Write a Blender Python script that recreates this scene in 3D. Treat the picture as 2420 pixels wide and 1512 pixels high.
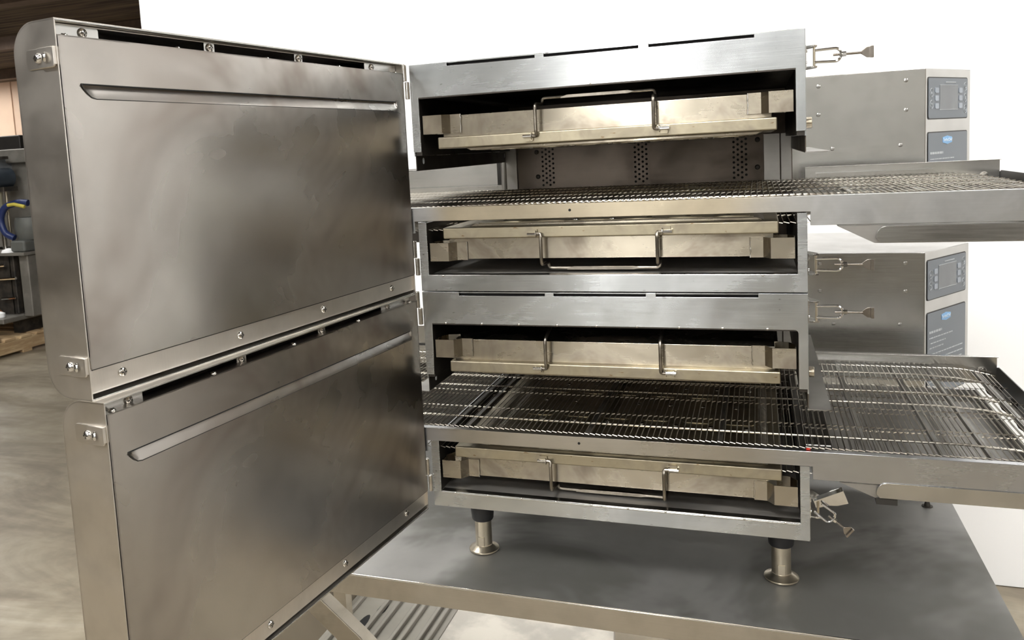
import bpy, math, random
from mathutils import Vector, Matrix
random.seed(7)
# ------------------------------------------------------------------ scene
for o in list(bpy.data.objects): bpy.data.objects.remove(o)
S = bpy.context.scene
COL = S.collection
PI = math.pi

# ------------------------------------------------------------------ camera
cam_d = bpy.data.cameras.new('camera')
cam = bpy.data.objects.new('camera', cam_d); COL.objects.link(cam); S.camera = cam
FW = Vector((-0.33739579, 0.93544862, -0.10535635)); RT = Vector((0.94124379, 0.3334534, -0.05356266)); UP = Vector((0.01497368, 0.11723782, 0.99299098))
cam.matrix_world = Matrix(((RT.x, UP.x, -FW.x, 0.47190979), (RT.y, UP.y, -FW.y, -1.13417772), (RT.z, UP.z, -FW.z, 0.52812694), (0, 0, 0, 1)))
cam_d.sensor_fit = 'HORIZONTAL'; cam_d.sensor_width = 36
cam_d.lens = 36 * 1980.43 / 2420
cam_d.shift_x = (1210 - 1085.51) / 2420
cam_d.shift_y = (574.68 - 756) / 2420
cam_d.clip_start = 0.02; cam_d.clip_end = 100
cam_d.dof.use_dof = True; cam_d.dof.focus_distance = 1.08; cam_d.dof.aperture_fstop = 22

# ------------------------------------------------------------------ world, exposure
w = bpy.data.worlds.new('world'); S.world = w; w.use_nodes = True
w.node_tree.nodes['Background'].inputs[0].default_value = (0.9, 0.93, 1.0, 1)
w.node_tree.nodes['Background'].inputs[1].default_value = 0.05
S.view_settings.view_transform = 'Standard'; S.view_settings.look = 'None'
S.view_settings.exposure = 0.24; S.view_settings.gamma = 1.0; S.view_settings.use_curve_mapping = False
LAMP = 40.0           # radiance of the ceiling lamps and the added panels
FLOOR = -0.95; CEIL = 3.05

# ------------------------------------------------------------------ materials
def nt(name):
    m = bpy.data.materials.new(name); m.use_nodes = True
    t = m.node_tree; t.nodes.clear()
    out = t.nodes.new('ShaderNodeOutputMaterial'); p = t.nodes.new('ShaderNodeBsdfPrincipled')
    t.links.new(p.outputs[0], out.inputs[0]); return m, t, p
def noise(t, vec, scale, detail=3, rough=.55, dist=0):
    n = t.nodes.new('ShaderNodeTexNoise'); n.inputs['Scale'].default_value = scale
    n.inputs['Detail'].default_value = detail; n.inputs['Roughness'].default_value = rough; n.inputs['Distortion'].default_value = dist
    t.links.new(vec, n.inputs['Vector']); return n.outputs['Fac']
def ramp(t, fac, stops):
    r = t.nodes.new('ShaderNodeValToRGB'); e = r.color_ramp.elements
    while len(e) > 1: e.remove(e[0])
    e[0].position = stops[0][0]; e[0].color = (*stops[0][1], 1)
    for p, c in stops[1:]:
        x = e.new(p); x.color = (*c, 1)
    t.links.new(fac, r.inputs[0]); return r.outputs[0]
def mapr(t, fac, a, b, c, d):
    m = t.nodes.new('ShaderNodeMapRange'); m.interpolation_type = 'SMOOTHERSTEP'; t.links.new(fac, m.inputs[0])
    for i, v in enumerate((a, b, c, d)): m.inputs[i + 1].default_value = v
    return m.outputs[0]
def mapping(t, scale, src='Object', rot=(0, 0, 0), loc=(0, 0, 0)):
    tc = t.nodes.new('ShaderNodeTexCoord'); m = t.nodes.new('ShaderNodeMapping')
    m.inputs['Scale'].default_value = scale; m.inputs['Rotation'].default_value = rot; m.inputs['Location'].default_value = loc
    t.links.new(tc.outputs[src], m.inputs[0]); return m.outputs[0]
def mix(t, fac, a, b, mode='MIX'):
    m = t.nodes.new('ShaderNodeMix'); m.data_type = 'RGBA'; m.blend_type = mode
    for sock, v in ((m.inputs[0], fac), (m.inputs[6], a), (m.inputs[7], b)):
        if isinstance(v, (int, float)): sock.default_value = v
        elif isinstance(v, tuple): sock.default_value = (*v, 1)
        else: t.links.new(v, sock)
    return m.outputs[2]
def steel(name, base, stain, rough=(.26, .42), aniso=.55, grain=(14, 14, 520), stain_scale=5, stain_rng=(.45, .72), bump=.05, wave=.0022, fleck=None, metallic=1.0, seed=0, gr_amt=.10, heat=None):
    """brushed stainless sheet: grain stretched sideways, cloudy heat stains, fine scratches"""
    m, t, p = nt(name)
    oc = mapping(t, (1, 1, 1), loc=(seed, seed * .7, 0)); gr = mapping(t, grain, loc=(seed, 0, 0))
    big = noise(t, oc, stain_scale, 4, .6, .6); mid = noise(t, oc, stain_scale * 5, 3); fine = noise(t, gr, 1, 4, .65)
    f = mapr(t, big, stain_rng[0], stain_rng[1], 0, 1)
    c = mix(t, f, base, stain)
    c = mix(t, mapr(t, mid, .35, .8, 0, .35), c, tuple(x * .72 for x in base))
    if heat:     # straw tint left where the oven keeps the rail hot
        tc = t.nodes.new('ShaderNodeTexCoord'); sx = t.nodes.new('ShaderNodeSeparateXYZ'); t.links.new(tc.outputs['Object'], sx.inputs[0])
        a_ = mapr(t, sx.outputs['X'], .0, .06, 0, 1); b_ = mapr(t, sx.outputs['X'], .40, .55, 1, 0)
        mu = t.nodes.new('ShaderNodeMath'); mu.operation = 'MULTIPLY'; t.links.new(a_, mu.inputs[0]); t.links.new(b_, mu.inputs[1])
        c = mix(t, mu.outputs[0], c, mix(t, mid, heat, tuple(x * .75 for x in heat)))
    if gr_amt: c = mix(t, mapr(t, fine, .35, .65, gr_amt, 0), c, (.72, .72, .72), 'MULTIPLY')
    if fleck:
        vo = noise(t, mapping(t, (70, 70, 160), loc=(seed, 0, 0)), 1, 2, .5); c = mix(t, mapr(t, vo, .70, .76, 0, .8), c, fleck)
    t.links.new(c, p.inputs['Base Color'])
    r = t.nodes.new('ShaderNodeMath'); r.operation = 'ADD'
    t.links.new(mapr(t, big, .3, .7, rough[0], rough[1]), r.inputs[0]); t.links.new(mapr(t, fine, .35, .65, -.15 * gr_amt, .15 * gr_amt), r.inputs[1])
    t.links.new(r.outputs[0] if gr_amt else mapr(t, big, .3, .7, rough[0], rough[1]), p.inputs['Roughness'])
    p.inputs['Metallic'].default_value = metallic
    if aniso:
        g = t.nodes.new('ShaderNodeNewGeometry'); cr = t.nodes.new('ShaderNodeVectorMath'); cr.operation = 'CROSS_PRODUCT'
        t.links.new(g.outputs['Normal'], cr.inputs[0]); cr.inputs[1].default_value = (.02, .05, 1)
        nn = t.nodes.new('ShaderNodeVectorMath'); nn.operation = 'NORMALIZE'; t.links.new(cr.outputs[0], nn.inputs[0])
        t.links.new(nn.outputs[0], p.inputs['Tangent']); p.inputs['Anisotropic'].default_value = aniso; p.inputs['Anisotropic Rotation'].default_value = .25
    # gentle waviness of the sheet plus a very fine grain
    b = t.nodes.new('ShaderNodeBump'); b.inputs['Strength'].default_value = 1.0; b.inputs['Distance'].default_value = wave
    t.links.new(noise(t, oc, 6.0, 0, .5, 0), b.inputs['Height'])
    if bump < .01: t.links.new(b.outputs[0], p.inputs['Normal']); return m
    b2 = t.nodes.new('ShaderNodeBump'); b2.inputs['Strength'].default_value = bump; b2.inputs['Distance'].default_value = .0001
    t.links.new(fine, b2.inputs['Height']); t.links.new(b.outputs[0], b2.inputs['Normal']); t.links.new(b2.outputs[0], p.inputs['Normal'])
    return m
def plain(name, c, rough=.5, metal=0, c2=None, scale=8, bump=0, emit=0, aspect=(1, 1, 1)):
    m, t, p = nt(name); p.inputs['Metallic'].default_value = metal; p.inputs['Roughness'].default_value = rough
    oc = mapping(t, aspect); n = noise(t, oc, scale, 5)
    t.links.new(mix(t, mapr(t, n, .35, .65, 0, 1), c, c2 or tuple(x * .82 for x in c)), p.inputs['Base Color'])
    if bump:
        b = t.nodes.new('ShaderNodeBump'); b.inputs['Strength'].default_value = bump; b.inputs['Distance'].default_value = .002
        t.links.new(n, b.inputs['Height']); t.links.new(b.outputs[0], p.inputs['Normal'])
    if emit:
        p.inputs['Emission Color'].default_value = (1, .985, .955, 1); p.inputs['Emission Strength'].default_value = emit
    return m
M = {}
M['front'] = steel('brushed_front_steel', (.56, .585, .60), (.40, .415, .42), (.21, .33), .8, fleck=(.22, .22, .215))
M['rail'] = steel('rail_steel', (.53, .54, .56), (.43, .435, .44), (.24, .34), .5, seed=3, heat=(.50, .47, .41))
M['rail_hot'] = steel('heat_tinted_rail_steel', (.53, .54, .545), (.43, .43, .42), (.28, .40), .4, seed=5, stain_scale=9, heat=(.52, .455, .34))
M['door_skin'] = steel('door_shell_steel', (.76, .72, .665), (.66, .625, .575), (.30, .40), .35, grain=(1100, 14, 14), seed=2, bump=.05)
M['door_panel'] = steel('door_liner_steel', (.56, .535, .50), (.32, .275, .24), (.22, .36), .45, stain_scale=4, stain_rng=(.42, .70), seed=9, bump=0, wave=.0016, gr_amt=0)
M['tray'] = steel('straw_heated_steel', (.44, .40, .325), (.25, .215, .175), (.22, .34), .85, stain_scale=11, gr_amt=.06, seed=4, bump=.05)
M['tray_lip'] = steel('golden_heated_steel', (.43, .385, .285), (.31, .275, .22), (.30, .44), .4, stain_scale=14, seed=6, fleck=(.22, .15, .08), bump=.05)
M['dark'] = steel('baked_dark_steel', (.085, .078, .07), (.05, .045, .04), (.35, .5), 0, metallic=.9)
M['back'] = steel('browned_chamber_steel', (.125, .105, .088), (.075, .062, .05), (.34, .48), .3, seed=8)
M['ledge'] = steel('grey_ledge_steel', (.40, .39, .37), (.28, .27, .25), (.38, .5), .2, seed=1)
M['sill'] = steel('dull_grey_sill_steel', (.66, .64, .61), (.50, .48, .45), (.45, .6), 0, seed=21)  # lighter copy of the ledge steel, standing in for light on the sill
M['wire'] = plain('belt_wire_steel', (.52, .49, .43), .30, 1, (.36, .33, .28), 30)
M['wire_hot'] = plain('baked_belt_wire_steel', (.30, .27, .23), .36, 1, (.2, .18, .15), 30)
M['chrome'] = plain('bright_plated_steel', (.78, .78, .77), .12, 1, (.70, .69, .67), 60)
M['screw'] = plain('screw_steel', (.66, .64, .60), .22, 1, (.50, .48, .44), 90)
M['bail'] = plain('rod_steel', (.34, .31, .265), .30, 1, (.22, .20, .17), 40)
M['table'] = steel('worn_table_steel', (.42, .415, .40), (.25, .245, .23), (.46, .58), .1, grain=(14, 900, 14), stain_scale=3.2, stain_rng=(.42, .60), seed=11, bump=.05, metallic=.82)
M['apron'] = steel('table_edge_steel', (.47, .43, .36), (.38, .345, .28), (.34, .46), .4, seed=12)
M['cabinet'] = steel('brushed_cabinet_steel', (.58, .575, .555), (.53, .525, .505), (.19, .25), .15, seed=13, bump=.05)
M['nickel'] = plain('warm_nickel', (.62, .56, .45), .3, 1, (.50, .44, .34), 25)
M['hook'] = plain('dull_plated_steel', (.40, .37, .335), .25, 1, (.30, .27, .24), 60)
M['rubber'] = plain('black_plastic', (.018, .018, .02), .45)
M['black'] = plain('black_void_shade', (.006, .006, .006), .8)  # black standing in for the shade inside slots, holes and recesses
M['black_steel'] = plain('black_end_steel', (.035, .033, .03), .4, .3)
M['overlay'] = plain('grey_printed_overlay', (.145, .165, .19), .28, 0, (.13, .15, .175), 3)
M['button'] = plain('pale_grey_key', (.34, .38, .44), .35)
M['display'] = plain('grey_display_window', (.19, .205, .22), .18)
M['print'] = plain('pale_print', (.50, .53, .56), .5)
M['badge'] = plain('blue_badge_print', (.22, .46, .78), .4)
M['badge_text'] = plain('white_badge_print', (.75, .85, .95), .4)
M['board'] = plain('white_board', (.90, .905, .91), .6, 0, (.885, .89, .895), 2)
M['red'] = plain('red_plastic', (.6, .03, .015), .4)
M['lamp'] = plain('lit_diffuser', (.9, .9, .9), .5, emit=LAMP)
M['added_glow'] = plain('added_glow_pane', (.9, .9, .9), .4, emit=8.5)
M['lampbody'] = plain('white_lamp_housing', (.7, .7, .7), .5)
M['wood'] = plain('pallet_wood', (.62, .46, .27), .75, 0, (.45, .31, .17), 6, .3, aspect=(1, 1, 6))
M['mach'] = plain('machine_grey_paint', (.26, .245, .22), .45, .3, (.18, .17, .15), 4)
M['machdark'] = plain('machine_dark_iron', (.035, .033, .03), .5, .5, (.07, .06, .05), 14)
M['motor'] = plain('motor_blue_grey_paint', (.05, .065, .085), .4, .2)
M['hose'] = plain('blue_hose', (.02, .035, .13), .4)
M['yellow'] = plain('yellow_tape', (.65, .55, .08), .5)
M['bucket'] = plain('cream_plastic', (.55, .52, .38), .5)
M['rust'] = plain('rusty_iron', (.25, .09, .025), .7, 0, (.12, .05, .02), 20)
M['ringgrey'] = plain('grey_rubber_ring', (.12, .125, .115), .5)
M['ribbed'] = plain('grey_moulded_plastic', (.235, .22, .19), .5, 0, (.20, .187, .162), 5)
M['scuffed'] = plain('scuffed_off_white_board', (.52, .49, .43), .6, 0, (.36, .34, .30), 9)
M['beige'] = plain('beige_panel_paint', (.20, .17, .125), .55, 0, (.17, .145, .105), 3)
def floor_mat():
    m, t, p = nt('worn_warehouse_concrete'); oc = mapping(t, (1, 1, 1)); oc2 = mapping(t, (1, 3.0, 1), rot=(0, 0, .5))
    a = noise(t, oc2, .8, 6, .62, .8); b = noise(t, oc, 14, 4)
    c = ramp(t, a, [(.30, (.10, .08, .055)), (.47, (.19, .16, .115)), (.60, (.27, .235, .175)), (.75, (.40, .36, .29))])
    c = mix(t, mapr(t, b, .3, .7, .25, 0), c, (.08, .065, .045)); t.links.new(c, p.inputs['Base Color'])
    t.links.new(mapr(t, a, .3, .7, .55, .35), p.inputs['Roughness']); return m
M['floor'] = floor_mat()
M['ceil'] = plain('dark_roof_decking', (.042, .028, .021), .8, 0, (.20, .145, .10), 1.6, aspect=(.35, 5, 1))
M['beam'] = plain('brown_roof_beam', (.22, .15, .11), .6)
M['duct'] = plain('dark_roof_void', (.018, .010, .012), .9)
M['wallfar'] = plain('peach_wall_sheet', (.80, .60, .45), .6, 0, (.74, .55, .41), 1)
M['wallnear'] = plain('off_white_wall_sheet', (.56, .56, .555), .7, 0, (.50, .49, .465), .7)
M['wallwarm'] = plain('tan_wall_sheet', (.46, .40, .33), .7, 0, (.38, .33, .27), .7)

# ------------------------------------------------------------------ mesh helpers
class MB:
    def __init__(s): s.v = []; s.f = []; s.m = []; s.k = 0; s.sm = []
    def add(s, vs, fs, smooth=False):
        n = len(s.v); s.v += [tuple(v) for v in vs]; s.f += [[i + n for i in f] for f in fs]; s.m += [s.k] * len(fs); s.sm += [smooth] * len(fs); return s
    def mat(s, k): s.k = k; return s
    def box(s, x0, x1, y0, y1, z0, z1):
        v = [(x, y, z) for x in (x0, x1) for y in (y0, y1) for z in (z0, z1)]
        return s.add(v, [(0, 1, 3, 2), (4, 6, 7, 5), (0, 4, 5, 1), (2, 3, 7, 6), (0, 2, 6, 4), (1, 5, 7, 3)])
    def prism(s, poly, axis, a, b):
        """extrude a 2-D outline (counter-clockwise) along axis 'x','y' or 'z'"""
        def P(u, w, h): return {'x': (h, u, w), 'y': (u, h, w), 'z': (u, w, h)}[axis]
        n = len(poly); v = [P(u, w, a) for u, w in poly] + [P(u, w, b) for u, w in poly]
        f = [list(range(n)), list(range(2 * n - 1, n - 1, -1))] + [(i, i + n, (i + 1) % n + n, (i + 1) % n) for i in range(n)]
        return s.add(v, f)
    def ribbon(s, path, axis, a, b, th):
        """a bent sheet of thickness th: 2-D path extruded along axis"""
        P2 = [Vector(p) for p in path]; L = []; R = []
        for i, p in enumerate(P2):
            d0 = (p - P2[i - 1]).normalized() if i else None; d1 = (P2[i + 1] - p).normalized() if i < len(P2) - 1 else None
            d = (d0 + d1).normalized() if d0 and d1 else (d0 or d1); n = Vector((-d.y, d.x))
            k = 1 / max(.5, n.dot(Vector((-(d1 or d0).y, (d1 or d0).x)))); L.append(p + n * th / 2 * k); R.append(p - n * th / 2 * k)
        return s.prism([tuple(q) for q in L] + [tuple(q) for q in reversed(R)], axis, a, b)
    def tube(s, path, r, seg=8, caps=True, closed=False):
        P = [Vector(p) for p in path]; n = len(P); rings = []; ref = None
        for i in range(n):
            if closed: d = (P[(i + 1) % n] - P[i - 1]).normalized()
            else: d = (P[min(i + 1, n - 1)] - P[max(i - 1, 0)]).normalized()
            if ref is None:
                ref = Vector((0, 0, 1)) if abs(d.z) < .9 else Vector((1, 0, 0))
            ref = (ref - d * ref.dot(d)).normalized(); e = d.cross(ref)
            rr = r[i] if isinstance(r, (list, tuple)) else r
            rings.append([P[i] + (ref * math.cos(2 * PI * k / seg) + e * math.sin(2 * PI * k / seg)) * rr for k in range(seg)])
        v = [q for R in rings for q in R]; f = []
        for i in range(n if closed else n - 1):
            j = (i + 1) % n
            for k in range(seg): f.append((i * seg + k, i * seg + (k + 1) % seg, j * seg + (k + 1) % seg, j * seg + k))
        s.add(v, f, True)
        if caps and not closed:
            b = len(s.v) - n * seg; s.f += [[b + k for k in range(seg)][::-1], [b + (n - 1) * seg + k for k in range(seg)]]; s.m += [s.k] * 2; s.sm += [False] * 2
        return s
    def lathe(s, prof, c=(0, 0, 0), axis='z', seg=28):
        v = []; f = []; n = len(prof)
        for r, h in prof:
            for k in range(seg):
                a = 2 * PI * k / seg; x, y = r * math.cos(a), r * math.sin(a)
                q = {'z': (x, y, h), 'x': (h, x, y), 'y': (y, h, x)}[axis]; v.append((q[0] + c[0], q[1] + c[1], q[2] + c[2]))
        for i in range(n - 1):
            for k in range(seg): f.append((i * seg + k, i * seg + (k + 1) % seg, (i + 1) * seg + (k + 1) % seg, (i + 1) * seg + k))
        f += [list(range(seg))[::-1], [(n - 1) * seg + k for k in range(seg)]]
        return s.add(v, f, True)
    def build(s, name, mat, parent=None, bevel=0, loc=None, rot=None):
        me = bpy.data.meshes.new(name); me.from_pydata(s.v, [], s.f); me.validate()
        for mm in (mat if isinstance(mat, (list, tuple)) else [mat]): me.materials.append(M[mm])
        if len(me.polygons) == len(s.f):
            me.polygons.foreach_set('material_index', s.m); me.polygons.foreach_set('use_smooth', [True] * len(s.f))
        me.update(); me.set_sharp_from_angle(angle=math.radians(32))
        o = bpy.data.objects.new(name, me); COL.objects.link(o)
        if parent: o.parent = parent
        if loc is not None: o.location = loc
        if rot is not None: o.rotation_euler = rot
        if bevel:
            b = o.modifiers.new('bevel', 'BEVEL'); b.width = bevel; b.segments = 2; b.limit_method = 'ANGLE'; b.angle_limit = math.radians(40)
            b.harden_normals = True
        return o
def tag(o, label, cat, group=None):
    o['label'] = label; o['category'] = cat
    if group: o['group'] = group
    return o
def thing(name, label, cat, loc=(0, 0, 0), rot=0, group=None):
    o = bpy.data.objects.new(name, None); COL.objects.link(o); o.location = loc; o.rotation_euler = (0, 0, rot); o.empty_display_size = .05
    return tag(o, label, cat, group)
def struct(o): o['kind'] = 'structure'; return o
def dup(o, parent, loc=None, rot=None):
    c = o.copy(); COL.objects.link(c); c.parent = parent
    if loc is not None: c.location = loc
    if rot is not None: c.rotation_euler = rot
    for ch in list(o.children): dup(ch, c)
    return c
def arc(cx, cy, r, a0, a1, n=6): return [(cx + r * math.cos(math.radians(a0 + (a1 - a0) * i / n)), cy + r * math.sin(math.radians(a0 + (a1 - a0) * i / n))) for i in range(n + 1)]
def rrect(x0, x1, y0, y1, r, n=5):
    return arc(x1 - r, y0 + r, r, -90, 0, n) + arc(x1 - r, y1 - r, r, 0, 90, n) + arc(x0 + r, y1 - r, r, 90, 180, n) + arc(x0 + r, y0 + r, r, 180, 270, n)
def fillet(path, r, n=5):
    P = [Vector(p) for p in path]; out = [P[0]]
    for i in range(1, len(P) - 1):
        a = (P[i - 1] - P[i]); b = (P[i + 1] - P[i]); k = min(r, a.length * .45, b.length * .45); p0 = P[i] + a.normalized() * k; p1 = P[i] + b.normalized() * k
        for j in range(n + 1):
            u = j / n; out.append(p0 * (1 - u) ** 2 + P[i] * 2 * u * (1 - u) + p1 * u * u)
    return out + [P[-1]]

# ------------------------------------------------------------------ the hall
X0, X1, Y0, Y1 = -27.0, 7.0, -7.5, 16.0
struct(MB().box(X0, X1, Y0, Y1, FLOOR - .1, FLOOR).build('floor', 'floor'))
struct(MB().box(X0, X1, Y0, Y1, CEIL, CEIL + .1).build('ceiling', 'ceil'))
far = MB().box(X0, X1, Y1, Y1 + .1, FLOOR, CEIL)
for i in range(34): far.box(X0 + i * 1.0, X0 + i * 1.0 + .035, Y1 - .03, Y1, FLOOR, CEIL)
struct(far.build('wall_far', 'wallfar'))
struct(MB().box(X0, X1, Y0 - .1, Y0, FLOOR, CEIL).build('wall_near', 'wallnear'))
# tall glowing strip added behind the camera for a bright band on the steel
wn = struct(MB().box(-1.05, -.45, Y0 + .002, Y0 + .02, -.30, 2.75).build('added_glow_strip', 'added_glow'))
b = MB()
for x in (-1.11, -.45): b.box(x, x + .06, Y0 + .001, Y0 + .05, -.36, 2.81)
for z in (-.36, .68, 1.70, 2.75): b.box(-1.11, -.39, Y0 + .001, Y0 + .05, z, z + .05)
b.build('glow_strip_frame', 'lampbody', wn)
struct(MB().box(X0 - .1, X0, Y0, Y1, FLOOR, CEIL).build('wall_left', 'wallfar'))
struct(MB().box(X1, X1 + .1, Y0, Y1, FLOOR, CEIL).build('wall_right', 'wallwarm'))
struct(MB().box(X0, X1, Y0, Y0 + .03, FLOOR, .10).build('added_dark_band_near', 'machdark')); struct(MB().box(X1 - .03, X1, Y0 + .03, Y1, FLOOR, .10).build('added_dark_band_right', 'machdark'))  # dark bands added out of view to darken reflections in the steel
for i, (y, zb, th, mm) in enumerate(((7.3, CEIL - .30, .25, 'beam'), (10.6, CEIL - .22, .2, 'beam'), (14.0, CEIL - .22, .2, 'beam'))):
    struct(MB().box(X0, X1, y, y + th, zb, CEIL + .0).build('trim_%d' % (i + 1), mm))
struct(MB().box(X0, -3.2, 4.6, 7.1, CEIL - .12, CEIL + .0).build('trim_4', 'duct'))

# ceiling lights; panels behind camera, by board and far wall are added for light --------------------------------------------------
def ceiling_light(x, y, label, w=1.25, d=.5, z=CEIL):
    if x == 0: w, d = .55, 1.3
    t = thing('ceiling_light', label, 'ceiling light', (x, y, z - .09), 0, 'ceiling light panels')
    MB().box(-w / 2 - .03, w / 2 + .03, -d / 2 - .03, d / 2 + .03, .012, .09).build('housing', 'lampbody', t)
    MB().box(-w / 2, w / 2, -d / 2, d / 2, 0, .012).build('diffuser', 'lamp', t)
    return t
for lx, ly, lab in (
    (.0, -2.3, 'added ceiling panel behind the camera, nearest the ovens'),
    (-2.6, -2.3, 'added ceiling panel behind the camera, to the left of the nearest one'),
    (3.4, -2.3, 'added ceiling panel behind the camera, to the right of the nearest one'),
    (.45, -5.2, 'added ceiling panel near the wall behind the camera, middle of its row'),
    (-2.9, -5.2, 'added ceiling panel near the wall behind the camera, left of its row'),
    (3.8, -5.2, 'added ceiling panel near the wall behind the camera, right of its row'),
    (-1.4, .75, 'added ceiling panel in front of the white board, on its left'),
    (1.6, .75, 'added ceiling panel in front of the white board, on its right'),
    (4.6, .75, 'lit ceiling panel beyond the right end of the white board'),
    (-5.2, 1.2, 'lit ceiling panel above the pallet of machinery, nearer side'),
    (-7.5, 4.2, 'lit ceiling panel above the far side of the pallet of machinery'),
    (-12.5, 9.0, 'lit ceiling panel in the middle of the hall'),
    (-20.0, 8.0, 'lit ceiling panel near the left wall of the hall'),
    (-19.5, 12.0, 'added ceiling panel near the far left corner of the hall'),
    (-9.0, 12.0, 'added ceiling panel behind the white board, towards the far wall'),
    (-18.8, 14.4, 'added ceiling panel close to the far wall, just left of the small glowing lamp'),
    (-17.0, 4.0, 'lit ceiling panel left of the pallet of machinery'),
    (-16.06, 14.29, 'small glowing ceiling lamp seen beside the top of the open door')):
    ceiling_light(lx, ly, lab, *((.55, .35) if -16.2 < lx < -16 else (1.25, .5)))

# white backdrop board ---------------------------------------------
tag(MB().box(-1.985, 6.4, 1.85, 1.90, FLOOR + .002, 1.75).build('backdrop_board', 'board', bevel=.002), 'large plain white board standing upright behind the steel ovens', 'backdrop board')  # right end lengthened out of view to brighten the door's reflection

# ------------------------------------------------------------------ oven builder
W = .5286
def screw_master(name, r, parent, loc, rot, mat='screw'):
    b = MB(); b.lathe([(r, 0), (r * .98, r * .18), (r * .8, r * .42), (r * .45, r * .58), (.0003, r * .62)], seg=18)
    b.mat(1)
    for q in (0, 1):
        a, c = r * .62, r * .12
        if q: b.box(-a, a, -c, c, r * .42, r * .615)
        else: b.box(-c, c, -a, a, r * .42, r * .615)
    return b.build(name, [mat, 'black_steel'], parent, loc=loc, rot=rot)
def panel_grid(mat_parent):
    """liner sheet of a door with its pressed drip ridge"""
    zr, zu, hgt = .2765, .2635, .0046
    ts = []; t = .0035
    while t < .563: ts.append(t); t += (.0016 if (t < .045 or t > .525) else .012)
    ts.append(.5632); zs = [.0262]; z = .03
    while z < .3165: zs.append(z); z += (.0011 if .258 < z < .282 else .004 if .24 < z < .32 else .012)
    zs.append(.3172)
    def ss(a, b, x): u = min(1, max(0, (x - a) / (b - a))); return u * u * (3 - 2 * u)
    V = []
    for t in ts:
        for z in zs:
            lo = zu + (zr - zu) * max(0, (t - .531) / .0150) ** 2 if t > .531 else zu
            m = ss(.5475, .5455, t) * ss(.024, .030, t + (z - zr) * .6)
            if t > .5455: lo = zr
            if z > zr: f = 0
            elif z > lo: f = -hgt * ((z - lo) / (zr - lo)) ** 1.3 * ss(.5472, .5455, t) * ss(.0245, .0265, t)
            else: f = 0
            V.append((f, t, z))
    n = len(zs); F = [(i * n + j, (i + 1) * n + j, (i + 1) * n + j + 1, i * n + j + 1) for i in range(len(ts) - 1) for j in range(n - 1)]
    b = MB(); b.add([(v[1], v[0], v[2]) for v in V], F)
    return b
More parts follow.
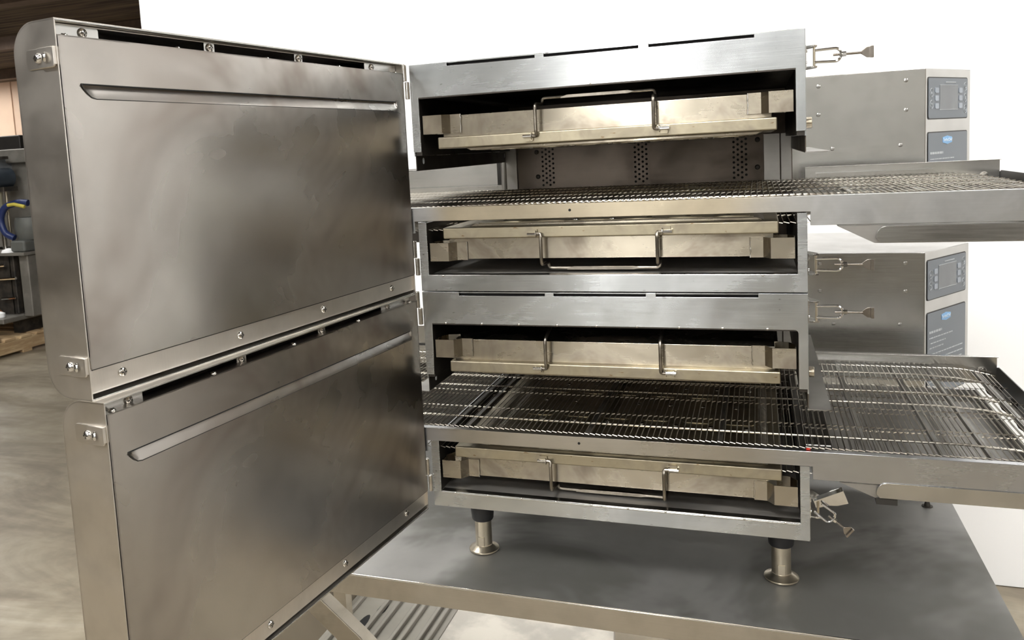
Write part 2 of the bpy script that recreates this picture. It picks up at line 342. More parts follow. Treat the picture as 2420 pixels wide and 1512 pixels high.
def make_door(parent, theta, zt=.3302, name='door'):
    """door frame of reference: x along the door from the hinge, +y the inner face, z up"""
    D = .0555; wd = .566; zb = -.0015; th = .0014; r = .027
    prof = [(-.0, zt)] + [(-D + r - r * math.sin(a), zt - r + r * math.cos(a)) for a in [PI / 2 * i / 8 for i in range(9)]] + \
           [(-D + r - r * math.cos(a), zb + r - r * math.sin(a)) for a in [PI / 2 * i / 8 for i in range(9)]] + [(0, zb)]
    b = MB(); b.ribbon(prof, 'x', .004, wd, th)
    outline = [(y, z) for y, z in prof]
    b.prism(outline, 'x', wd - .0012, wd); b.prism(outline, 'x', .004, .0052)
    door = b.build(name, 'door_skin', parent, loc=(-.0055, -.0055, 0), rot=(0, 0, theta))
    door['label'] = 'hinged door standing open, round-edged outer shell'
    # liner
    pb = panel_grid(door)
    pb.box(.0035, .5632, -.016, 0.0, .3160, .3172)                       # folded top edge
    pb.box(.0030, .0042, -.012, 0, .027, .3172); pb.box(.5625, .5637, -.012, 0, .027, .3172)
    lo_ = [(.5452, .0006, .2762), (.5430, .0004, .2722), (.5395, .0003, .2682), (.5355, .0002, .2650), (.5300, .0001, .2637), (.40, .0001, .2634), (.036, .0001, .2634)]
    sl = MB().tube([(.5452, -.0004, .2764), (.50, -.0008, .2762), (.30, -.0008, .2762), (.027, -.0008, .2762)], [.0008, .0010, .0009, .0008], 6).build('louver_shade_line', 'black', door)  # black tubes draw the shade along the louver's cut and crease
    MB().tube(lo_, [.0006, .0007, .0007, .0006, .0005, .0003, .0003], 6).build('louver_shade_line', 'black_steel', door)
    pb.build('inner_liner', 'door_panel', door)['label'] = 'stained steel liner with a long pressed louver'
    MB().box(.006, .563, -.050, -.026, .006, .3165).build('recess_shade_block', 'black', door)  # black block painting the shade inside the open top gap
    s = MB().box(.0035, .5632, -.0045, -.0030, .0045, .0258); s.box(.0035, .5632, -.014, -.0030, .0035, .0048)
    s.build('bottom_flange', 'door_skin', door, bevel=.0004)
    MB().box(.0035, .5632, -.0048, -.0008, .0251, .0262).build('liner_gap', 'black_steel', door)  # dark strip standing in for the shaded gap below the liner
    MB().box(.0045, .5655, -.0014, .0002, zb - .0002, zb + .0012).build('rim', 'cabinet', door, bevel=.0004); MB().box(.0045, .5655, -.0014, .0002, zt - .0012, zt + .0002).build('rim', 'cabinet', door, bevel=.0004)
    MB().box(.0052, .5648, -.020, -.016, zb + .0012, .0040).build('recess', 'black_steel', door)  # dark strip for the shade in the bottom recess
    # bracket strip in the open top gap
    t = MB().prism(rrect(.5130, .5640, .3000, zt - .0020, .003), 'y', -.0125, -.0110); t.build('corner_plate', 'cabinet', door)
    t = MB().prism(rrect(.0060, .0850, .3000, zt - .0020, .003), 'y', -.0125, -.0110); t.build('corner_plate', 'cabinet', door)
    for x in (.3745, .2263): MB().prism(rrect(x - .0075, x + .0075, .3000, zt - .0020, .002), 'y', -.0125, -.0110).build('tab', 'cabinet', door)
    MB().box(.0055, .5635, -.0280, -.012, zt - .0023, zt - .0013).build('top_flange', 'door_skin', door)
    fr = (-PI / 2, 0, 0)     # screw axis towards +y
    a = screw_master('screw', .0046, door, (.5300, -.0108, zt - .0078), fr)
    for x in (.3745, .2263, .0680): dup(a, door, (x, -.0108, zt - .0074), fr)
    for x in (.5290, .3720, .2225, .0640): dup(a, door, (x, -.0029, .0155), fr)
    c = screw_master('screw', .0036, door, (.4240, -.006, .3172), (0, 0, .3))
    for x in (.2900, .1520, .0160, .5530): dup(c, door, (x, -.006, .3172), (0, 0, x * 40))
    # strike plates on the end cap
    def strike(z):
        p = MB(); p.prism(rrect(-.0385, -.004, z - .0085, z + .0085, .003), 'x', wd, wd + .0012)
        p.prism(rrect(-.0215, -.001, z - .0085, z + .0085, .0022), 'x', wd + .0012, wd + .0032)
        p.box(wd - .004, wd + .0032, -.0022, -.0008, z - .0065, z + .0085)
        o = p.build('strike_plate', 'door_skin', door, bevel=.0004)
        s1 = screw_master('screw', .0044, door, (wd + .0032, -.0205, z), (0, PI / 2, 0), 'chrome')
        dup(s1, door, (wd + .0032, -.0110, z), (.6, PI / 2, 0))
    strike(.2985); strike(.0290)
    return door
def make_drawer(parent, flip, high=False):
    """slide-in hot-air plate: box with a tray lip below (or above when flipped), end clips and a wire bail"""
    Z = (lambda z: .2990 - z) if flip else (lambda z: z)
    def bx(b, x0, x1, y0, y1, z0, z1): a, c = sorted((Z(z0), Z(z1))); return b.box(x0, x1, y0, y1, a, c)
    b = MB(); bx(b, .040, .489, .020, .440, .2235, .2545)
    body = b.build('air_drawer', 'tray', parent, bevel=.0007); body['label'] = 'slide-in hot-air plate of straw-tinted steel'
    b = MB(); bx(b, .0345, .4955, .0085, .450, .2070, .2237)
    b.build('tray_lip', 'tray_lip', body, bevel=.0022)
    b = MB(); z0, z1 = sorted((Z(.2070), Z(.2030))); y0 = .022
    b.prism([(.072, z1), (.478, z1), (.470, z0), (.080, z0)] if not flip else [(.080, z1), (.470, z1), (.478, z0), (.072, z0)], 'y', y0, .43)
    b.build('jet_plate', 'tray', body, bevel=.0008)
    # domed studs and slot ribs on the jet plate
    zz = Z(.2030); sg = 1 if flip else -1
    st = MB().lathe([(.0052, 0), (.0048, .0012), (.003, .0022), (.0004, .0026)], seg=14).build('stud', 'screw', body, loc=(.12, .05, zz), rot=(0 if flip else PI, 0, 0))
    for i in range(7):
        for j in range(4):
            if i + j: dup(st, body, (.12 + i * .052 + (j % 2) * .018, .05 + j * .10, zz), (0 if flip else PI, 0, 0))
    rb = MB(); rb.box(.085, .465, .03, .42, min(zz, zz + sg * .0004), max(zz, zz + sg * .0004))
    for i in range(6):
        for j in range(3):
            xx = .105 + i * .062; yy = .035 + j * .13
            rb.prism(rrect(xx, xx + .045, yy, yy + .02, .008, 3), 'z', min(zz, zz + sg * .0014), max(zz, zz + sg * .0014))
    rb.build('nozzle_strip', 'tray_lip', body)
    # end clips
    for side in (0, 1):
        X = (lambda x: W - x) if side else (lambda x: x)
        path = [(X(.0680), .0190), (X(.0520), .0190), (X(.0430), .0065), (X(.0150), .0065), (X(.0140), .030), (X(.0220), .042), (X(.0400), .046)]
        z0, z1 = sorted((Z(.2290), Z(.2558)))
        MB().ribbon(path, 'z', z0, z1, .0013).build('end_clip', 'tray', body)
        wd = MB(); n = 9
        wd.tube([(X(.0683) + random.uniform(-.0006, .0006), .0187, z0 + (z1 - z0) * i / n) for i in range(n + 1)], [random.uniform(.0006, .0013) for _ in range(n + 1)], 6)
        wd.build('weld_bead', 'screw', body)
    # bail handle
    zp, zc, zt = Z(.2178), Z(.2612), Z(.2705)
    yb = .036
    if high: zt = .2800; yb = .075
    L = fillet([(.168, .0035, zp), (.1835, .0035, zp), (.1835, .0005, Z(.223)), (.1835, .0005, zc), (.1850, .034, zc + (.012 if high else 0)), (.1860, yb, zt), (.216, yb, zt), (.264, yb, zt)], .007)
    R = fillet([(.264, yb, zt), (.312, yb, zt), (.3415, yb, zt), (.3430, .034, zc + (.012 if high else 0)), (.3430, .0005, zc), (.3430, .0005, Z(.223)), (.3430, .0035, zp), (.3585, .0035, zp)], .007)
    h = MB().tube([tuple(p) for p in L[:-1]] + [tuple(p) for p in R], .0024, 10).build('bail_handle', 'bail', body)
    b = MB(); a0, a1 = sorted((Z(.2680), Z(.2732)))
    if high: a0, a1 = .2672, .2712
    b.prism([(.212, a0), (.306, a0), (.318, (a0 + a1) / 2), (.306, a1), (.222, a1), (.212, (a0 + a1) / 2)], 'y', yb - .0025, yb + .004)
    b.build('grip_strip', 'bail', body, bevel=.0008)
    for cx, sx in ((.1700, 1), (.3565, -1)):
        z0, z1 = sorted((Z(.2110), Z(.2205)))
        MB().prism(rrect(cx - .004, cx + .008, z0, z1, .0015), 'y', .0045, .0085).build('bail_bracket', 'tray_lip', body) if sx > 0 else \
            MB().prism(rrect(cx - .008, cx + .004, z0, z1, .0015), 'y', .0045, .0085).build('bail_bracket', 'tray_lip', body)
        MB().tube([(cx - .006, .0030, zp), (cx + .006, .0030, zp)], .0023, 10).build('pin', 'chrome', body)
        ring = [(cx + sx * .0065, .0030 + .0040 * math.cos(a), zp + .0045 * math.sin(a)) for a in [2 * PI * i / 14 for i in range(14)]]
        MB().tube(ring, .0006, 6, closed=True).build('retaining_ring', 'screw', body)
    return body
JY = [.013, .100, .188, .276, .364, .451]
def belt_z(x, top, xe=.838, xs=.775, drop=.012, r=.010):
    """height of the belt at x; it dips to the end roller"""
    if x <= xs: return top
    return top - drop * ((x - xs) / (xe - xs)) ** 1.5
def make_belt(parent, top, xa=-.305, xb=.838):
    P = .0079; b = MB(); n = int((xb - xa) / P)
    for lvl in (0, 1):
        for i in range(n + 1):
            x = xa + i * P; z = belt_z(x, top) if not lvl else top - .034; pts = []
            for k, y in enumerate(JY):
                zz = z
                if k == 0: pts += [(x + P * .9, y - .001, zz - .0015), (x + .0006, y - .0005, zz)]
                pts += [(x, y + .0020, zz), (x + P * .62, y + .0042, zz + .0013), (x, y + .0064, zz + .0004)] if 0 < k < 5 else []
                if k == 5: pts += [(x + .0006, y, zz), (x + P * .9, y + .001, zz - .0015)]
            if lvl: pts = [(p[0], p[1], p[2]) for p in pts if True]
            b.tube(pts, .00075 if not lvl else .0007, 4 if not lvl else 3, caps=False)
    # wrap around the roller
    return b
def make_oven(zb, label, theta, lower):
    t = thing('conveyor_oven', label, 'oven', (0, 0, zb), 0, 'double stack of conveyor ovens')
    # upper front frame, one plate with notches in its top edge
    nt_ = .3235; top = .3290
    pts = [(0, .2040), (.0120, .2040)]
    pts += ([(.0120, .2815)] if not lower else [(.0135, .2815)])
    if lower: pts += [(.5120, .2815)] + [(.5168 - .0048 + .0048 * math.sin(a), .2767 + .0048 * math.cos(a)) for a in [PI / 2 * i / 4 for i in range(1, 5)]]
    else: pts += [(.5168, .2815)]
    pts += [(.5168, .2040), (W, .2040), (W, top), (.4690, top), (.4690, nt_), (.3395, nt_), (.3395, top), (.3258, top), (.3258, nt_), (.1990, nt_), (.1990, top), (.1860, top), (.1860, nt_), (.0580, nt_), (.0580, top), (0, top)]
    MB().prism(pts, 'y', 0, .0022).build('upper_front_frame', 'front', t, bevel=.0006)
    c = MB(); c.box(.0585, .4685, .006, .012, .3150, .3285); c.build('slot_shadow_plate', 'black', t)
    # body shells
    b = MB(); b.box(0, W, .0022, .470, .3275, .3290) if not lower else b.box(0, W, .0022, .470, .3270, .3285)
    b.box(0, .0016, .0022, .470, .1980, .3275); b.box(W - .0016, W, .0022, .470, .1980, .3275)
    b.box(0, W, .0022, .470, 0, .0015); b.box(0, .0016, .0022, .470, .0015, .1020); b.box(W - .0016, W, .0022, .470, .0015, .1020)
    b.build('outer_shell', 'front', t)
    # inner liner of the two drawer bays
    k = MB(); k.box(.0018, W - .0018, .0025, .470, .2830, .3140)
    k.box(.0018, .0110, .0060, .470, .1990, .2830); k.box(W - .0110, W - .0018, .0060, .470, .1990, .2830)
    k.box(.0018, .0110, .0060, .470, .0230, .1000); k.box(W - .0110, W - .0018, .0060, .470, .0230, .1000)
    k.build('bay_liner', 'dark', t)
    k = MB().box(.0018, W - .0018, .0022, .470, .0030, .0222); k.build('bay_floor', 'sill', t)
    # rolled inner edges of the openings
    e = MB(); e.box(.0115, .5172, .0004, .014, .2800, .2818); e.box(.0105, .0122, .0022, .012, .2045, .2800); e.box(.5166, .5183, .0022, .012, .2045, .2800)
    e.build('opening_return', 'dark', t)
    # lower front frame (U-shaped)
    pts = [(0, 0), (W, 0), (W, .1020), (.5168, .1020), (.5168, .0235), (.0128, .0235), (.0128, .1020), (0, .1020)]
    MB().prism(pts, 'y', 0, .0022).build('lower_front_frame', 'front', t, bevel=.0006)
    e = MB(); e.box(.0130, .5166, .0006, .013, .0222, .0240)
    if lower: e.box(.0130, .5166, -.0004, .0010, .0205, .0222)
    e.build('sill_edge', 'chrome' if not lower else 'cabinet', t, bevel=.0004)
    tk = MB().lathe([(.0016, -.0006), (.0016, .0004), (.0009, .0010), (.0002, .0012)], seg=8).build('weld_tack', 'screw', t, loc=(.035, -.0001, .0225), rot=(PI / 2, 0, 0))
    for i in range(1, 10 if lower else 2): dup(tk, t, (.035 + i * (.0515 if lower else .44), -.0001, .0225), (PI / 2, 0, 0))
    for i in range(9 if lower else 2): dup(tk, t, (.035 + i * .0556 if lower else (.262 + i * .209), -.0001, .2822), (PI / 2, 0, 0))
    # chamber back wall and side posts
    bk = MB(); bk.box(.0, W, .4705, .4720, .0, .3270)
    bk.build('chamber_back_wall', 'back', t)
    for cx in (.0855, .2640, .4405):
        h = MB()
        for i in range(9):
            for j in range(4):
                zz = .1290 + i * .0092 + (j % 2) * .0046; xx = cx - .0105 + j * .0070
                h.add([(xx + .0023 * math.cos(a), .4702, zz + .0023 * math.sin(a)) for a in [-2 * PI * q / 10 for q in range(10)]], [list(range(10))])
        h.build('perforation', 'black', t)
    bolt = MB().lathe([(.0046, 0), (.0046, .0015), (.0032, .0030), (.0004, .0034)], seg=12).build('bolt', 'machdark', t, loc=(.0638, .4704, .1938), rot=(PI / 2, 0, 0))
    for q in ((.0650, .4704, .1460), (.4708, .4704, .1955), (.4701, .4704, .1464)): dup(bolt, t, q, (PI / 2, 0, 0))
    for a_, b_, y_ in ((.481, .508, .4660), (.5095, .5270, .4640), (.0020, .0235, .4660)): MB().box(a_, b_, y_, .4705, .120, .205).build('side_post', 'ledge', t, bevel=.0006)
    MB().tube([(-.004, .470, .118), (-.004, .470, .200)], .007, 12).build('round_post', 'ledge', t)
    MB().box(-.0185, -.0110, .470, .474, .120, .20).build('rear_gap_strip', 'black_steel', t)  # dark strip filling in for a shaded gap
    # hanging side shields with out-turned flanges
    for side in (0, 1):
        X = (lambda x: W - x) if not side else (lambda x: x)
        b = MB(); xs = sorted((X(W - .0002), X(W - .0014))); b.box(xs[0], xs[1], .0060, .4650, .1775, .2035)
        b.build('side_shield', 'back' if side else 'dark', t)
        b = MB(); fp = [(X(W - .0014), .0015), (X(W + .018), .0010), (X(W + .0245), .0032), (X(W + .0270), .0080), (X(W + .0255), .4400), (X(W - .0014), .4400)]
        if not side: fp = fp[::-1]
        b.prism(fp, 'z', .1768, .1780); b.build('shield_flange', 'motor' if False else 'ledge', t)
        sl = MB().prism(rrect(.0285, .0325, .1875, .1965, .0018), 'x', X(W - .0018) - .0003, X(W - .0018) + .0003)
        kx = X(W + .0030)
        MB().lathe([(.0020, 0), (.0020, .0025), (.0072, .0026), (.0072, .0085), (.0064, .0092)], seg=18).build('thumb_knob', 'nickel', t, loc=(X(W), .050, .2145), rot=(0, PI / 2 if side else -PI / 2, 0))
    for yy in (.031, .482 - .025): MB().prism(rrect(yy - .003, yy + .003, .1865, .1955, .0028), 'x', .0019, .0023).build('slotted_hole', 'print', t)
    # conveyor -------------------------------------------------------
    zt, zn, zd = .1232, .1034, .0862
    r = MB(); r.prism([(-.31, zd), (-.0035, zd), (-.0035, zn), (W + .0035, zn), (W + .0035, zd), (.845, zd), (.845, zt), (-.31, zt)], 'y', -.0042, -.0022)
    r.box(-.31, .845, -.0042, .0060, zt - .0008, zt + .0002)
    r.build('front_rail', 'rail_hot' if not lower else 'rail', t, bevel=.0005)
    for q in ((.2275, .1140),):
        MB().lathe([(.0019, 0), (.0019, .0006), (.0012, .0007)], seg=12).build('rail_hole', 'black', t, loc=(q[0], -.0040, q[1]), rot=(PI / 2, 0, 0))
    r = MB(); r.box(.5490, .845, .4640, .4655, .0950, .1425); r.box(.5490, .845, .4545, .4655, .1418, .1430); r.build('rear_rail', 'cabinet', t, bevel=.0004)
    MB().box(-.31, 0.0, .4640, .4655, .0950, .1330).build('rear_rail', 'cabinet', t)
    r = MB(); r.box(.5670, .7466, .4600, .4638, .1240, .1312); r.box(.5670, .7466, .4480, .4638, .1306, .1318); r.build('guide_strip', 'cabinet', t)
    MB().prism([(-.35, .100), (-.0185, .100), (-.0185, .1760), (-.35, .1700)], 'y', .4760, .4775).build('rear_guard', 'cabinet', t)
    MB().box(-.35, -.0185, .4760, .55, -.060 if lower else .020, .0995).build('dark_blocker', 'dark', t)  # added dark block, keeps the white board from showing through the belt
    MB().box(-.058, -.0165, .4600, .4640, .1300, .1312).build('guide_strip', 'chrome', t)
    MB().lathe([(.0062, 0), (.0062, .0009), (.0040, .0012), (.0036, .0028), (.0004, .0032)], seg=16).build('rail_bolt', 'screw', t, loc=(.8225, .4640, .1175), rot=(PI / 2, 0, 0))
    MB().prism([(-.0042, .0800), (.4655, .0800), (.4655, .1225), (.4560, .1250), (-.0042, .1250)], 'x', .8452, .8468).build('end_plate', 'black_steel', t)
    make_belt(t, zt + .0002).build('wire_belt', 'wire', t)
    # support rods that bend down to the roller
    for y in (.0660, .2350, .3000, .4100):
        MB().tube([(-.30, y, zt - .0024), (.715, y, zt - .0024), (.775, y, zt - .0062), (.826, y, zt - .0150)], .0017, 8).build('support_rod', 'wire', t)
    for x in (.045, .230, .415, .600, .690, .745, .815):
        MB().box(x - .0035, x + .0035, .0, .4638, zt - .016, zt - .010).build('cross_bar', 'ledge', t)
    MB().tube([(.828, -.001, zt - .022), (.828, .463, zt - .022)], .0045, 12).build('drive_shaft', 'machdark', t)
    sp = MB().lathe([(.0045, -.004), (.0120, -.0012), (.0120, .0012), (.0045, .004)], seg=14, axis='y').build('sprocket', 'machdark', t, loc=(.828, .056, zt - .022))
    for y in (.144, .232, .320, .408): dup(sp, t, (.828, y, zt - .022))
    # crumb tray under the out-feed end
    c = MB(); lip = arc(.6180, .0820 - .0115, .0115, 90, 180, 5)
    z0, z1 = (.0640, .0838) if not lower else (.0690, .0890)
    lip = [(.6060, z0 + .004), (.6100, z0), (.815, z0), (.815, z1)] + [(.6060 + .0125 - .0125 * math.sin(a), z1 - .0125 + .0125 * math.cos(a)) for a in [PI / 2 * i / 6 for i in range(7)]]
    MB().prism(lip, 'y', -.0060, -.0046).build('crumb_tray_lip', 'cabinet' if not lower else 'nickel' if False else 'cabinet', t, bevel=.0004)
    c = MB(); c.prism([(.5640, .0845), (.6050, z0 - .0015), (.812, z0 - .0015), (.812, .0845)], 'y', -.0018, -.0006)
    c.prism([(.5640, .0845), (.6050, z0 - .0015), (.812, z0 - .0015), (.812, .0845)], 'y', .4580, .4592)
    c.ribbon([(.5640, .0845), (.6050, z0 - .0010), (.812, z0 - .0010), (.812, .0845)], 'y', -.0006, .4580, .0012)
    c.build('crumb_tray', 'ledge', t)
    if lower: MB().box(.6060, .6300, -.0040, .012, z0 - .0090, z0 - .0010).build('dark_notch_block', 'black_steel', t)  # small black block at the notch below the lip
    # hinge knuckles ---------------------------------------------------
    def kn(z0, z1, x, y): MB().lathe([(.0030, z0), (.0034, z0 + .0006), (.0034, z1 - .0006), (.0030, z1)], c=(x, y, 0), seg=14).build('hinge_knuckle', 'screw', t)
    for a, c_ in ((.3060, .3300), (.0500, .0750)): kn(a, c_, -.0058, -.0046)
    for a, c_ in ((.2805, .3050), (.0240, .0490)): kn(a, c_, -.0030, -.0030)
    # hot-air drawers, door, latches
    make_drawer(t, False, lower); make_drawer(t, True)
    make_door(t, theta, .3274 if lower else .3302)
    # rear control cabinet with its slanted end face
    z0, z1 = (.050, .3055)
    P0 = (.754, .570); T = Vector((.5655, .8248)); E = (P0[0] + T.x * .1745, P0[1] + T.y * .1745)
    if lower: MB().box(.5310, .745, .60, .90, -.078, .0500).build('dark_blocker', 'dark', t)  # dark block added to hide the bright board behind the belt
    cab = MB().prism([(.5205, .570), P0, E, (E[0] - .02, .93), (.5205, .93)], 'z', z0, z1).build('control_cabinet', 'cabinet', t, bevel=.0012)
    MB().box(0, .5205, .4735, .90, .002, .290).build('rear_housing', 'cabinet', t)
    # features on the front sheet
    for q in ((.5783, .2865), (.5779, .2346), (.6012, .1709), (.7227, .2866), (.7228, .2341), (.7141, .1718)):
        MB().lathe([(.0038, 0), (.0032, .0002), (.0022, .0004), (.0003, .0005)], seg=12).build('rivet', 'cabinet', cab, loc=(q[0], .570, q[1]), rot=(PI / 2, 0, 0))
    rot = math.atan2(T.y, T.x)
    def on(name, b, mat, off=0, bev=0):    # builds in (s, z) of the slanted face, standing off by 'off'
        N = Vector((T.y, -T.x)); return b.build(name, mat, cab, bev, loc=(P0[0] + N.x * off, P0[1] + N.y * off, 0), rot=(0, 0, rot))
    on('control_panel', MB().prism(rrect(.0085, .1600, .2165, .2885, .004), 'y', -.0015, .0005), 'overlay')
    on('panel_bezel', MB().prism(rrect(.0065, .1625, .2145, .2905, .005), 'y', -.0006, .0005), 'black_steel')
    on('instruction_plate', MB().prism(rrect(.0085, .1600, .0300, .1905, .004), 'y', -.0015, .0005), 'overlay')
    on('panel_bezel', MB().prism(rrect(.0065, .1625, .0280, .1925, .005), 'y', -.0006, .0005), 'black_steel')
    on('display', MB().prism([(.050, .2320), (.120, .2320), (.120, .2760), (.050, .2760)], 'y', -.0019, -.0014), 'display')
    fr_ = MB()
    fr_.box(.0495, .1205, -.0021, -.0015, .2758, .2766); fr_.box(.0495, .1205, -.0021, -.0015, .2314, .2322)
    fr_.box(.0720, .1120, -.0021, -.0014, .2805, .2822); on('display_border', fr_, 'print')
    for s_ in (.0385, .1315):
        for z_ in (.2665, .2525, .2385): on('key', MB().prism(rrect(s_ - .0065, s_ + .0065, z_ - .0048, z_ + .0048, .002), 'y', -.0024, -.0014), 'button')
    def ring(s_, z_, glyph):
        g = MB(); g.tube([(s_ + .0062 * math.cos(a), -.0017, z_ + .0075 * math.sin(a)) for a in [2 * PI * i / 20 for i in range(20)]], .0004, 4, closed=True)
        if glyph == 'up': g.prism([(s_ - .0022, z_ - .002), (s_ + .0022, z_ - .002), (s_, z_ + .0022)], 'y', -.0022, -.0014)
        elif glyph == 'down': g.prism([(s_ - .0022, z_ + .002), (s_, z_ - .0022), (s_ + .0022, z_ + .002)], 'y', -.0022, -.0014)
        elif glyph == 'bars': g.box(s_ - .0018, s_ - .0006, -.0022, -.0014, z_ - .003, z_ + .003); g.box(s_ + .0006, s_ + .0018, -.0022, -.0014, z_ - .003, z_ + .003)
        else: g.tube([(s_ + .0028 * math.cos(a), -.0018, z_ + .0030 * math.sin(a)) for a in [2.2 + 5 * i / 12 for i in range(12)]], .0004, 4)
        on('round_key', g, 'print')
    ring(.0190, .2625, 'up'); ring(.0190, .2415, 'down'); ring(.1510, .2735, 'loop'); ring(.1510, .2530, 'bars'); ring(.1510, .2320, 'loop')
    # badge and printed lines
    on('badge', MB().prism([(.062, .1720), (.080, .1688), (.098, .1720), (.098, .1815), (.080, .1842), (.062, .1815)], 'y', -.0021, -.0014), 'badge')
    cu = bpy.data.curves.new('badge_text', 'FONT'); cu.body = 'TurboChef'; cu.size = .0080; cu.align_x = 'CENTER'; cu.align_y = 'CENTER'; cu.extrude = .0002
    tmp = bpy.data.objects.new('tmp', cu); COL.objects.link(tmp)
    me = bpy.data.meshes.new_from_object(tmp); bpy.data.objects.remove(tmp)
    me.materials.clear(); me.materials.append(M['badge_text'])
    o = bpy.data.objects.new('badge_text', me); COL.objects.link(o); o.parent = cab
    N = Vector((T.y, -T.x)); c_ = Vector(P0) + T * .080 + N * .0023; o.location = (c_.x, c_.y, .1766); o.rotation_euler = (PI / 2, 0, rot)
    g = MB(); rr = random.Random(3)
    def words(s0, s1, z, hh):
        s_ = s0
        while s_ < s1 - .002:
            L = min(rr.uniform(.004, .012), s1 - s_); g.box(s_, s_ + L, -.0019, -.0014, z - hh / 2, z + hh / 2); s_ += L + .0014
    words(.0150, .0640, .1540, .0040); words(.0150, .1080, .1430, .0018); words(.0200, .0820, .1330, .0018)
    words(.0150, .0700, .1240, .0018)
    for i, e_ in enumerate((.150, .152, .148, .120, .151, .150)): words(.0150, e_, .1120 - i * .0105, .0018)
    on('instruction_text', g, 'print')
    return t
def make_latch(oven, z, tilt=0, handle=False):
    """toggle draw latch on the oven's right side"""
    root = MB().box(W, W + .0014, .012, .046, z - .0145, z + .0145)
    for s_ in (-1, 1):
        zz = z + s_ * .0128
        root.prism([(W, .014), (W + .0100, .011), (W + .0140, .014), (W + .0130, .024), (W + .004, .040), (W, .042)], 'z', zz - .0011, zz + .0011)
    o = root.build('latch', 'chrome', oven, bevel=.0003); o['label'] = 'chrome toggle latch'
    for dz in (-.007, .007): MB().lathe([(.0026, 0), (.0022, .0012), (.0003, .0017)], c=(0, 0, 0), seg=12).build('rivet', 'chrome', o, loc=(W + .0014, .019, z + dz), rot=(0, PI / 2, 0))
    MB().tube([(W + .0105, .016, z - .0135), (W + .0105, .016, z + .0135)], .0015, 10).build('pivot_pin', 'nickel', o)
    sc = .74 if handle else 1
    ca, sa = math.cos(tilt), math.sin(tilt); ox = W + .0105
    def T(dx, dz, y=.014):
        dx *= sc
        return (ox + dx * ca - dz * sa, y, z + dx * sa + dz * ca)
    hw = .0072
    path = [T(0, -hw), T(.026, -hw - .0008), T(.0300, -hw + .0030), T(.0305, 0), T(.0300, hw - .0030), T(.026, hw + .0008), T(0, hw)]
    MB().tube([tuple(p) for p in fillet(path, .005, 4)], .0016, 8).build('wire_loop', 'chrome', o)
    MB().tube([T(.0215, 0), T(.0335, 0), T(.0335, 0), T(.0540, 0)], .0015, 8).build('threaded_rod', 'hook', o)
    MB().tube([T(.0315, 0), T(.0362, 0)], .0031, 6).build('hex_nut', 'chrome', o)
    b = MB(); a = [T(.0520, -.0010), T(.0590, -.0062), T(.0655, -.0068), T(.0655, .0068), T(.0590, .0062), T(.0520, .0010)]
    for yy, f in ((.0130, 1), (.0150, -1)): pass
    b.prism([(p[0], p[2]) for p in a], 'y', .0130, .0150)
    b.build('hook_plate', 'hook', o, bevel=.0004)
    b = MB(); c0 = [T(.0628, -.0070), T(.0665, -.0070), T(.0665, .0070), T(.0628, .0070)]; b.prism([(p[0], p[2]) for p in c0], 'y', .0095, .0130)
    b.build('hook_lip', 'hook', o, bevel=.0005)
    if handle:      # the lever stands up and out
        a2 = math.radians(20); c2, s2 = math.cos(a2), math.sin(a2); zz = z + .004
        def U(dx, dz): return (W + .006 + dx * c2 - dz * s2, zz + dx * s2 + dz * c2)
        ol = [U(0, -.0075), U(.016, -.0080), U(.026, -.0110), U(.0400, -.0115), U(.0400, .0115), U(.026, .0110), U(.016, .0080), U(0, .0075)]
        MB().prism(ol, 'y', .0190, .0204).build('lever', 'chrome', o, bevel=.0003)
        MB().prism([U(.002, .0062), U(.040, .0100), U(.040, .0115), U(.002, .0078)], 'y', .006, .0190).build('lever_flange', 'chrome', o)
    return o

lower = make_oven(0.0, 'lower of two stacked stainless conveyor ovens, standing on nickel legs, its door swung open', -1.6873, True)
upper = make_oven(.3302, 'upper of two stacked stainless conveyor ovens, topmost, its door swung open to the left', -1.7122, False)
make_latch(upper, .2950); make_latch(upper, .0340); make_latch(lower, .3030); make_latch(lower, .0410, math.radians(-38), True)
for (lx, ly) in ((.0496, .0775), (.4942, .0908), (.0496, .420), (.4942, .420)):
    b = MB(); b.lathe([(.0190, .0000), (.0188, -.0300), (.0172, -.0480), (.0160, -.0500)], seg=32)
    leg = b.build('leg', 'rubber', lower, loc=(lx, ly, 0)); leg['label'] = 'black collar with nickel tube and round foot'
    MB().lathe([(.0132, -.0490), (.0132, -.0905), (.0128, -.0910)], seg=28).build('leg_tube', 'nickel', leg)
    MB().lathe([(.0128, -.0890), (.0136, -.0915), (.0205, -.0962), (.0236, -.0975), (.0240, -.0990), (.0232, -.1004), (.0190, -.1015)], seg=36).build('foot', 'nickel', leg)
    MB().box(-.005, .005, -.0142, -.0118, -.0905, -.0760).build('foot_flat', 'nickel', leg, bevel=.0005)

# ------------------------------------------------------------------ table the ovens stand on
TZ = -.1016
tb = thing('work_table', 'low stainless steel work table carrying the two stacked ovens', 'table', (0, 0, FLOOR))
H = TZ - FLOOR
def q(z): return z - FLOOR
b = MB(); b.box(-.545, .771, -.0457, .66, q(TZ - .0018), q(TZ)); b.build('tabletop', 'table', tb)
b = MB(); b.box(-.545, .771, -.0470, -.0457, q(TZ - .0340), q(TZ)); b.box(.7698, .771, -.0457, .66, q(TZ - .0340), q(TZ - .0018)); b.box(-.545, -.5438, -.0457, .66, q(TZ - .034), q(TZ - .0018)); b.box(-.545, .771, .6600, .6612, q(TZ - .034), q(TZ))
b.box(-.545, .771, -.0457, -.032, q(TZ - .0340), q(TZ - .0325))
b.build('apron', 'apron', tb, bevel=.0007)
MB().tube([(-.545, -.0452, q(TZ - .0018)), (.771, -.0452, q(TZ - .0018))], .0020, 12).build('rolled_edge', 'chrome', tb)  # chrome tube added to give the bent front edge a bright highlight
